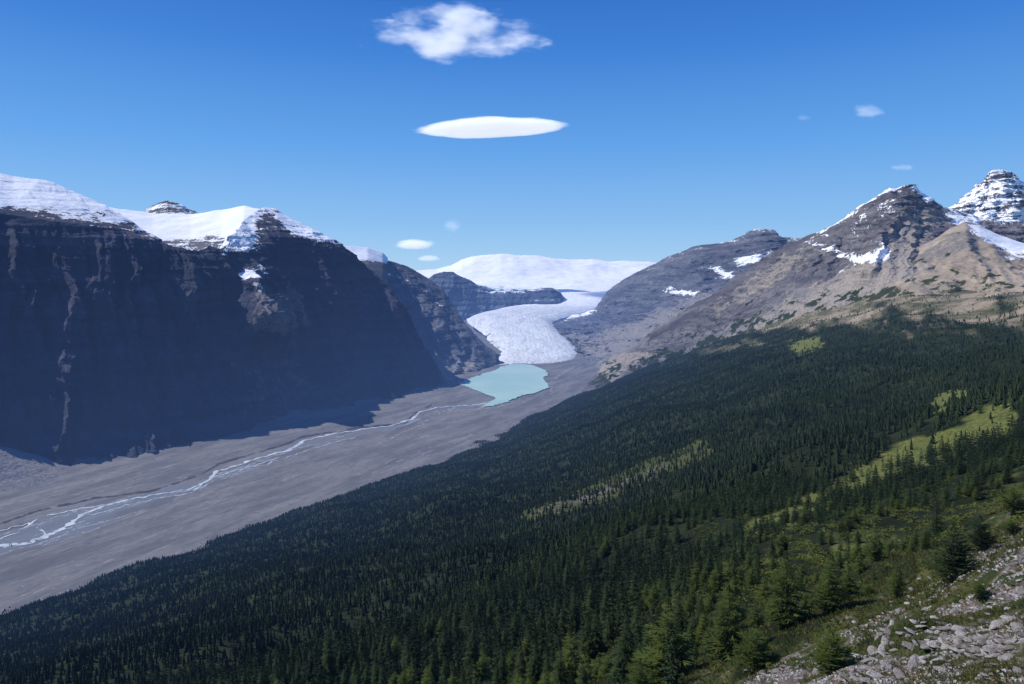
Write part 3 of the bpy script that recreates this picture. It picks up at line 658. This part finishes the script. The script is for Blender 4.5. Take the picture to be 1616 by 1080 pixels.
def starcone(layers,pts,seed,R=.2):
    r=random.Random(seed); V=[];Fc=[]
    for i in range(layers):
        f0=i/layers; zt=min(1.,f0+1.45/layers) if i<layers-1 else 1.; zb=.05+.93*f0*.95; rad=R*(1-f0*.85)
        ap=len(V); V.append((0,0,zt)); a0=r.random()*6
        for k_ in range(pts*2):
            rr=rad*(r.uniform(.8,1.25) if k_%2==0 else r.uniform(.4,.6)); a=a0+k_*math.pi/pts; V.append((rr*math.cos(a),rr*math.sin(a),zb+(0 if k_%2==0 else .05)-r.uniform(0,.03)))
        for k_ in range(pts*2): Fc.append((ap,ap+1+k_,ap+1+(k_+1)%(pts*2)))
    return np.array(V),np.array(Fc)
def forest(name,px,d,z,ht,temps,label,mat=None,cat='forest'):
    n_=len(px); x=S(px)*d; which=rng.integers(0,len(temps),n_); Vs=[];Fs=[];Ts=[];off=0
    tt=np.clip(.45+.8*fbm(x/130,d/130,4,12)+rng.uniform(-.28,.28,n_),0,1)
    for k_,(tv,tf) in enumerate(temps):
        m_=which==k_; c=m_.sum()
        if not c: continue
        a=rng.uniform(0,6.28,c); sx=rng.uniform(.8,1.4,c)*ht[m_]; ca,sa=np.cos(a)*sx,np.sin(a)*sx
        vx=tv[None,:,0]*ca[:,None]-tv[None,:,1]*sa[:,None]+x[m_][:,None]; vy=tv[None,:,0]*sa[:,None]+tv[None,:,1]*ca[:,None]+d[m_][:,None]; vz=tv[None,:,2]*ht[m_][:,None]+z[m_][:,None]
        Vs.append(np.stack([vx,vy,vz],-1).reshape(-1,3)); Fs.append((tf[None]+np.arange(c)[:,None,None]*len(tv)+off).reshape(-1,3)); off+=c*len(tv)
        Ts.append(np.repeat(tt[m_],len(tv)))
    o=mesh_np(name,np.concatenate(Vs),np.concatenate(Fs),mat or m_for,smooth=False,tint=np.concatenate(Ts)); tag(o,label,cat,kind='stuff'); return o
det=[crown(900+i,1.,.21,13,7,2,.8,.3,fat=1.3) for i in range(3)]
forest('near_forest',px[rest],d[rest],z[rest],ht[rest],det,'dense conifers filling in behind the nearest trees')
mid=[starcone(6,5,i,.23) for i in range(4)]; far=[starcone(3,4,i+9,.27) for i in range(4)]
px,d=scatter(330,850,3.7); kp,z,py_=keepmask(px,d); px,d,z=px[kp],d[kp],z[kp]
forest('mid_forest',px,d,z,2.6+5.2*rng.random(len(px))**1.4,mid,'dense dark conifer forest on the middle of the slope')
px,d=scatter(850,3300,5.5,(-150,1800)); kp,z,py_=keepmask(px,d); px,d,z,py_=px[kp],d[kp],z[kp],py_[kp]
forest('far_forest',px,d,z,(3.8+5.5*rng.random(len(px))**1.5)*np.where(py_<560,.75,1),far,'far dark conifer forest running down to the gravel flats')
# low shrubs
def shrubt(seed):
    r=random.Random(seed); V=[];Fc=[]
    for i in range(80):
        a=r.random()*6.28; e=r.random()**.6; z=.15+.8*math.sqrt(max(0,1-e*e))*r.uniform(.5,1); c=(e*math.cos(a),e*math.sin(a),z*.6); b=len(V); s_=r.uniform(.13,.26)
        for q in range(3):
            t=r.random()*6.28; V.append((c[0]+s_*math.cos(t+q*2.1),c[1]+s_*math.sin(t+q*2.1),c[2]+r.uniform(-.12,.15)))
        Fc.append((b,b+1,b+2))
    return np.array(V),np.array(Fc)
px,d=scatter(9,260,1.45,(650,1780)); z=hill_z(px,d); py_=PYof(d,z); cl=fbm(S(px)*d/9,d/9,4,131)+.5*fbm(S(px)*d/2.5,d/2.5,3,137); rk_=poly(px,py_,ROCKY,60)
kp=(cl+rng.uniform(-.35,.35,len(px))>-.15+.24*rk_+.25*rk_*sst(1000,1060,py_)+.35*sst(1050,650,px)); px,d,z=px[kp],d[kp],z[kp]
forest('low_scrub',px,d,z-.05,rng.uniform(.18,.8,len(px))*np.clip(d/60,.28,1.4),[shrubt(i) for i in range(4)],'low yellow-green scrub between the near conifers',m_shr,'scrub')
# ---------------- stones
g=N('pale_stone'); P=g.n('TexCoord').outputs['Object']; n=g.noise(P,2.5,5,.65); n2=g.noise(P,12.,4); r_=g.n('ObjectInfo').outputs['Random']
c=g.mix(r_,(.16,.14,.125),(.42,.40,.38)); c=g.mix(g.mr(n,.5,.7),c,(.20,.14,.12)); m_st=finish(g,c,g.math('ADD',n,g.math('MULTIPLY',n2,.3)),.08,haze=False)
def stone(seed,flat=.5):
    r=np.random.default_rng(seed)
    bm=bmesh.new(); bmesh.ops.create_icosphere(bm,subdivisions=3,radius=1)
    pl=r.normal(size=(11,3)); pl/=np.linalg.norm(pl,axis=1)[:,None]; dd_=r.uniform(.5,.85,11)
    for v in bm.verts:
        co=np.array(v.co)
        for a_,b_ in zip(pl,dd_):
            q=co@a_
            if q>b_: co=co-a_*(q-b_)*.92
        co=co*(1+.03*r.normal()); v.co=(co[0]*1.2,co[1]*.85,co[2]*flat)
    me=bpy.data.meshes.new('stone'); bm.to_mesh(me); bm.free(); me.materials.append(m_st); return me
ST=[stone(i,random.uniform(.25,.5)) for i in range(9)]
def put_stone(px_,py0,sz,label,group=None):
    d_=hill_d(px_,py0); z_=float(hill_z(np.array([px_]),np.array([d_]))[0])
    o=bpy.data.objects.new('stone',random.choice(ST)); C.objects.link(o); o.location=(float(S(px_)*d_),d_,z_+sz*.18); o.scale=(sz,sz*random.uniform(.7,1),sz*random.uniform(.6,1)); o.rotation_euler=(random.uniform(-.4,.4),random.uniform(-.4,.4),random.uniform(0,6.3))
    tag(o,label,'stone',group)
for i in range(110):
    px_=random.gauss(1545,50); py0=random.gauss(1020,14)
    if px_>1625 or py0>1060: continue
    put_stone(px_,py0,random.uniform(.07,.19),'pale flat stone in the rubble pile at the bottom right','stones heaped in the rubble pile')
n_=0
while n_<160:
    px_=random.uniform(1120,1616); py0=random.uniform(870,1080)
    if poly(np.array([px_]),np.array([py0]),ROCKY,4)[0]<.9: continue
    d_=hill_d(px_,py0); put_stone(px_,py0,random.uniform(.05,.14)*(1 if d_<16 else 1.6),'loose grey stone scattered over the stony slope','loose stones on the stony slope'); n_+=1
n_=60000; pd=np.exp(rng.uniform(math.log(7),math.log(60),n_)); pp=rng.uniform(1080,1700,n_); pz=hill_z(pp,pd); ppy=PYof(pd,pz)
k_=(rkn(pp,ppy,S(pp)*pd,pd)>.42)&(fbm(S(pp)*pd/2,pd/2,3,33)>-.2); pp,pd,pz=pp[k_],pd[k_],pz[k_]
tv=np.array([(1,0,0),(-.4,.8,0),(-.5,-.8,.05),(.2,.1,.55),(-.2,-.1,-.5)]); tf=np.array([(0,1,3),(1,2,3),(2,0,3),(1,0,4),(2,1,4),(0,2,4)])
sz=(.012+.05*rng.random(len(pp))**2)*np.clip(pd/12,1,2.6); a=rng.uniform(0,6.28,len(pp)); ca,sa=np.cos(a)*sz,np.sin(a)*sz; x=S(pp)*pd
V=np.stack([tv[None,:,0]*ca[:,None]-tv[None,:,1]*sa[:,None]+x[:,None],tv[None,:,0]*sa[:,None]+tv[None,:,1]*ca[:,None]+pd[:,None],tv[None,:,2]*sz[:,None]+pz[:,None]],-1).reshape(-1,3)
g=N('gravel_stone'); n=g.n('Attribute',attribute_name='tint').outputs['Fac']
c=g.mix(g.mr(n,0,.75,0,1,False),(.10,.085,.078),(.35,.335,.315)); c=g.mix(g.mr(n,.85,.9),c,(.20,.115,.09)); mg=finish(g,c,haze=False)
tag(mesh_np('gravel',V,(tf[None]+np.arange(len(pp))[:,None,None]*5).reshape(-1,3),mg,smooth=False,tint=np.repeat(rng.random(len(pp)),5)),'loose gravel and small rubble over the stony slope','gravel',kind='stuff')
n_=60000; pd=np.exp(rng.uniform(math.log(8),math.log(110),n_)); pp=rng.uniform(850,1700,n_); pz=hill_z(pp,pd); ppy=PYof(pd,pz)
k_=(fbm(S(pp)*pd/3,pd/3,4,63)>.0)|((rkn(pp,ppy,S(pp)*pd,pd)<.35)&(rng.random(n_)<.7)); pp,pd,pz=pp[k_],pd[k_],pz[k_]; sz=rng.uniform(.03,.10,len(pp))*np.clip(pd/14,1,3.5)
tv=[];tf=[]
for i in range(7):
    a=i*.9; b=len(tv); tv+=[(.18*math.cos(a)-.1*math.sin(a),.18*math.sin(a)+.1*math.cos(a),0),(.18*math.cos(a)+.1*math.sin(a),.18*math.sin(a)-.1*math.cos(a),0),(.6*math.cos(a+.2),.6*math.sin(a+.2),.7+.3*math.sin(i*2.))]; tf.append((b,b+1,b+2))
tv=np.array(tv); tf=np.array(tf); a=rng.uniform(0,6.28,len(pp)); ca,sa=np.cos(a)*sz,np.sin(a)*sz; x=S(pp)*pd
V=np.stack([tv[None,:,0]*ca[:,None]-tv[None,:,1]*sa[:,None]+x[:,None],tv[None,:,0]*sa[:,None]+tv[None,:,1]*ca[:,None]+pd[:,None],tv[None,:,2]*sz[:,None]+pz[:,None]],-1).reshape(-1,3)
g=N('grass_blades'); n=g.noise(g.pos(),.8,5,.7); mg=finish(g,g.mix(g.mr(n,.35,.65),(.05,.068,.018),(.15,.135,.045)),haze=False,trans=.2)
tag(mesh_np('grass',V,(tf[None]+np.arange(len(pp))[:,None,None]*21).reshape(-1,3),mg,smooth=False),'low alpine grass and herbs on the near slope','grass',kind='stuff')
# ---------------- clouds
def cloud(px,py_,wpx,hpx,d,label,dens=.012,nk=1.2,seed=0,thr=.0,cut=.35,nsc=1.,em=.5,lens=False,wisp=False):
    bm=bmesh.new(); bmesh.ops.create_icosphere(bm,subdivisions=5,radius=1)
    for v in bm.verts:
        co=v.co.copy()
        k_=1+(0 if lens else .4*mn.fractal(co*1.6+Vector((seed,0,0)),.9,2.,4))
        v.co=co*k_
        if lens:
            r=min(1,math.hypot(co.x,co.y)); v.co.z=(math.copysign(1,co.z)*(1-r**2.0)**.8*(.95 if co.z>0 else .6))+.16*mn.noise(co*2.3); v.co.z+=.22*co.x
    me=bpy.data.meshes.new('cloud'); bm.to_mesh(me); bm.free()
    for p in me.polygons: p.use_smooth=True
    o=bpy.data.objects.new('cloud',me); C.objects.link(o); o.location=(float(S(px)*d),d,float(T(py_)*d)); w=wpx/2*d/F; h=hpx/2*d/F
    o.scale=(w,w*.5,h)
    g=N('cloud_vapour'); oc=g.n('TexCoord').outputs['Object']; s3=g.n('SeparateXYZ',{0:oc})
    if lens:
        rr=g.n('VectorMath',{0:g.scl(oc,(1,1,0))},operation='LENGTH').outputs['Value']
        r=g.math('ADD',g.math('POWER',rr,2.2),g.math('ABSOLUTE',g.math('SUBTRACT',s3.outputs[2],g.math('MULTIPLY',s3.outputs[0],.22))))
    else: r=g.n('VectorMath',{0:oc},operation='LENGTH').outputs['Value']
    P=g.scl(g.pos(),(1/h*(.36 if wisp else .40),1/h*.45,1/h*(1.0 if wisp else .8))); n=g.noise(g.n('VectorMath',{0:P,1:(seed*3.1,seed,0)},operation='ADD').outputs[0],nsc,5 if wisp else 3,.66)
    v=g.math('ADD',g.math('SUBTRACT',1.,r),g.math('MULTIPLY',g.math('SUBTRACT',n,.5),nk))
    if wisp: v=g.math('ADD',v,g.math('MULTIPLY',s3.outputs[0],.10))
    f=g.mr(v,thr,thr+cut); dn_=g.math('MULTIPLY',f,dens)
    sc=g.n('VolumeScatter',{'Color':(1,1,1),'Density':dn_,'Anisotropy':.0}); e=g.n('Emission',{'Color':(.88,.93,1.),'Strength':g.math('MULTIPLY',dn_,em)})  # emission stands in for light scattered many times inside the cloud
    ad=g.n('AddShader',{0:sc.outputs[0],1:e.outputs[0]}); g.t.links.new(ad.outputs[0],g.out.inputs['Volume']); me.materials.append(g.m)
    tag(o,label,'cloud')
cloud(718,54,330,78,9000,'ragged white cloud highest in the sky above the valley',.0044,4.6,1,.25,1.0,1.15,.5,wisp=True)
cloud(773,203,264,33,11000,'smooth lens-shaped white cloud below the ragged one',.009,.8,2,.02,.4,.6,.5,True)
cloud(653,386,72,20,16000,'small flat white cloud just above the left ridge end',.006,1.0,3,.05,.5)
cloud(714,357,34,24,16000,'tiny puff of cloud above the distant blue bluff',.0025,2.2,4,.1,.8)
cloud(675,408,44,12,17000,'thin low cloud strip under the small flat white cloud',.004,1.,5,.05,.5)
cloud(1370,176,54,26,11000,'small wispy cloud in the right half of the sky',.0025,2.8,6,.15,.9)
cloud(1424,265,44,13,12000,'faint thin cloud above the dark rocky peak',.0012,1.8,7,.1,.5)
cloud(1268,186,26,13,12000,'faintest tiny cloud left of the small wispy one',.001,1.8,8,.1,.5)
# ---------------- light
SUN_EL=45.; ax,ay=-.94,.34
sd=Vector((ax*math.cos(math.radians(SUN_EL)),ay*math.cos(math.radians(SUN_EL)),math.sin(math.radians(SUN_EL))))
ld=bpy.data.lights.new('sun','SUN'); ld.energy=4.8; ld.angle=math.radians(.5); ld.color=(1,.96,.90)
lo=bpy.data.objects.new('sun',ld); C.objects.link(lo); lo.rotation_euler=sd.to_track_quat('Z','Y').to_euler()
w=bpy.data.worlds.new('World'); bpy.context.scene.world=w; w.use_nodes=True; nt=w.node_tree
bg=nt.nodes['Background']; sk_=nt.nodes.new('ShaderNodeTexSky'); sk_.sky_type='NISHITA'; sk_.sun_disc=False; sk_.sun_elevation=math.radians(SUN_EL); sk_.sun_rotation=math.atan2(ax,ay)
sk_.altitude=2200; sk_.air_density=1.; sk_.dust_density=.1; sk_.ozone_density=3.
tc=nt.nodes.new('ShaderNodeTexCoord'); sx=nt.nodes.new('ShaderNodeSeparateXYZ'); nt.links.new(tc.outputs['Generated'],sx.inputs[0])
cr=nt.nodes.new('ShaderNodeValToRGB'); nt.links.new(sx.outputs[2],cr.inputs[0]); K=11.76
e=cr.color_ramp.elements; stops=[(0.,(.40,.65,.92)),(.07,(.26,.53,.90)),(.17,(.13,.39,.86)),(.30,(.050,.235,.72)),(.42,(.020,.14,.56)),(1.,(.010,.08,.38))]
e[0].position=0; e[1].position=1
for p_,c_ in stops[1:-1]: e.new(p_)
for el,(p_,c_) in zip(sorted(e,key=lambda q:q.position),stops): el.color=(*c_,1)
mx=nt.nodes.new('ShaderNodeMix'); mx.data_type='RGBA'; mx.inputs[0].default_value=.9
sc_=nt.nodes.new('ShaderNodeVectorMath'); sc_.operation='SCALE'; sc_.inputs[3].default_value=K; nt.links.new(cr.outputs[0],sc_.inputs[0])
nt.links.new(sk_.outputs[0],mx.inputs[6]); nt.links.new(sc_.outputs[0],mx.inputs[7]); nt.links.new(mx.outputs[2],bg.inputs[0]); bg.inputs[1].default_value=.085
cd=bpy.data.cameras.new('camera'); co=bpy.data.objects.new('camera',cd); C.objects.link(co); co.location=(0,0,0); co.rotation_euler=(math.radians(90),0,0)
cd.sensor_width=36; cd.lens=36*F/1616; cd.shift_y=-(540-HY)/1616; cd.clip_start=.5; cd.clip_end=100000
bpy.context.scene.camera=co
vs=bpy.context.scene.view_settings; vs.view_transform='Standard'; vs.look='None'; vs.exposure=0
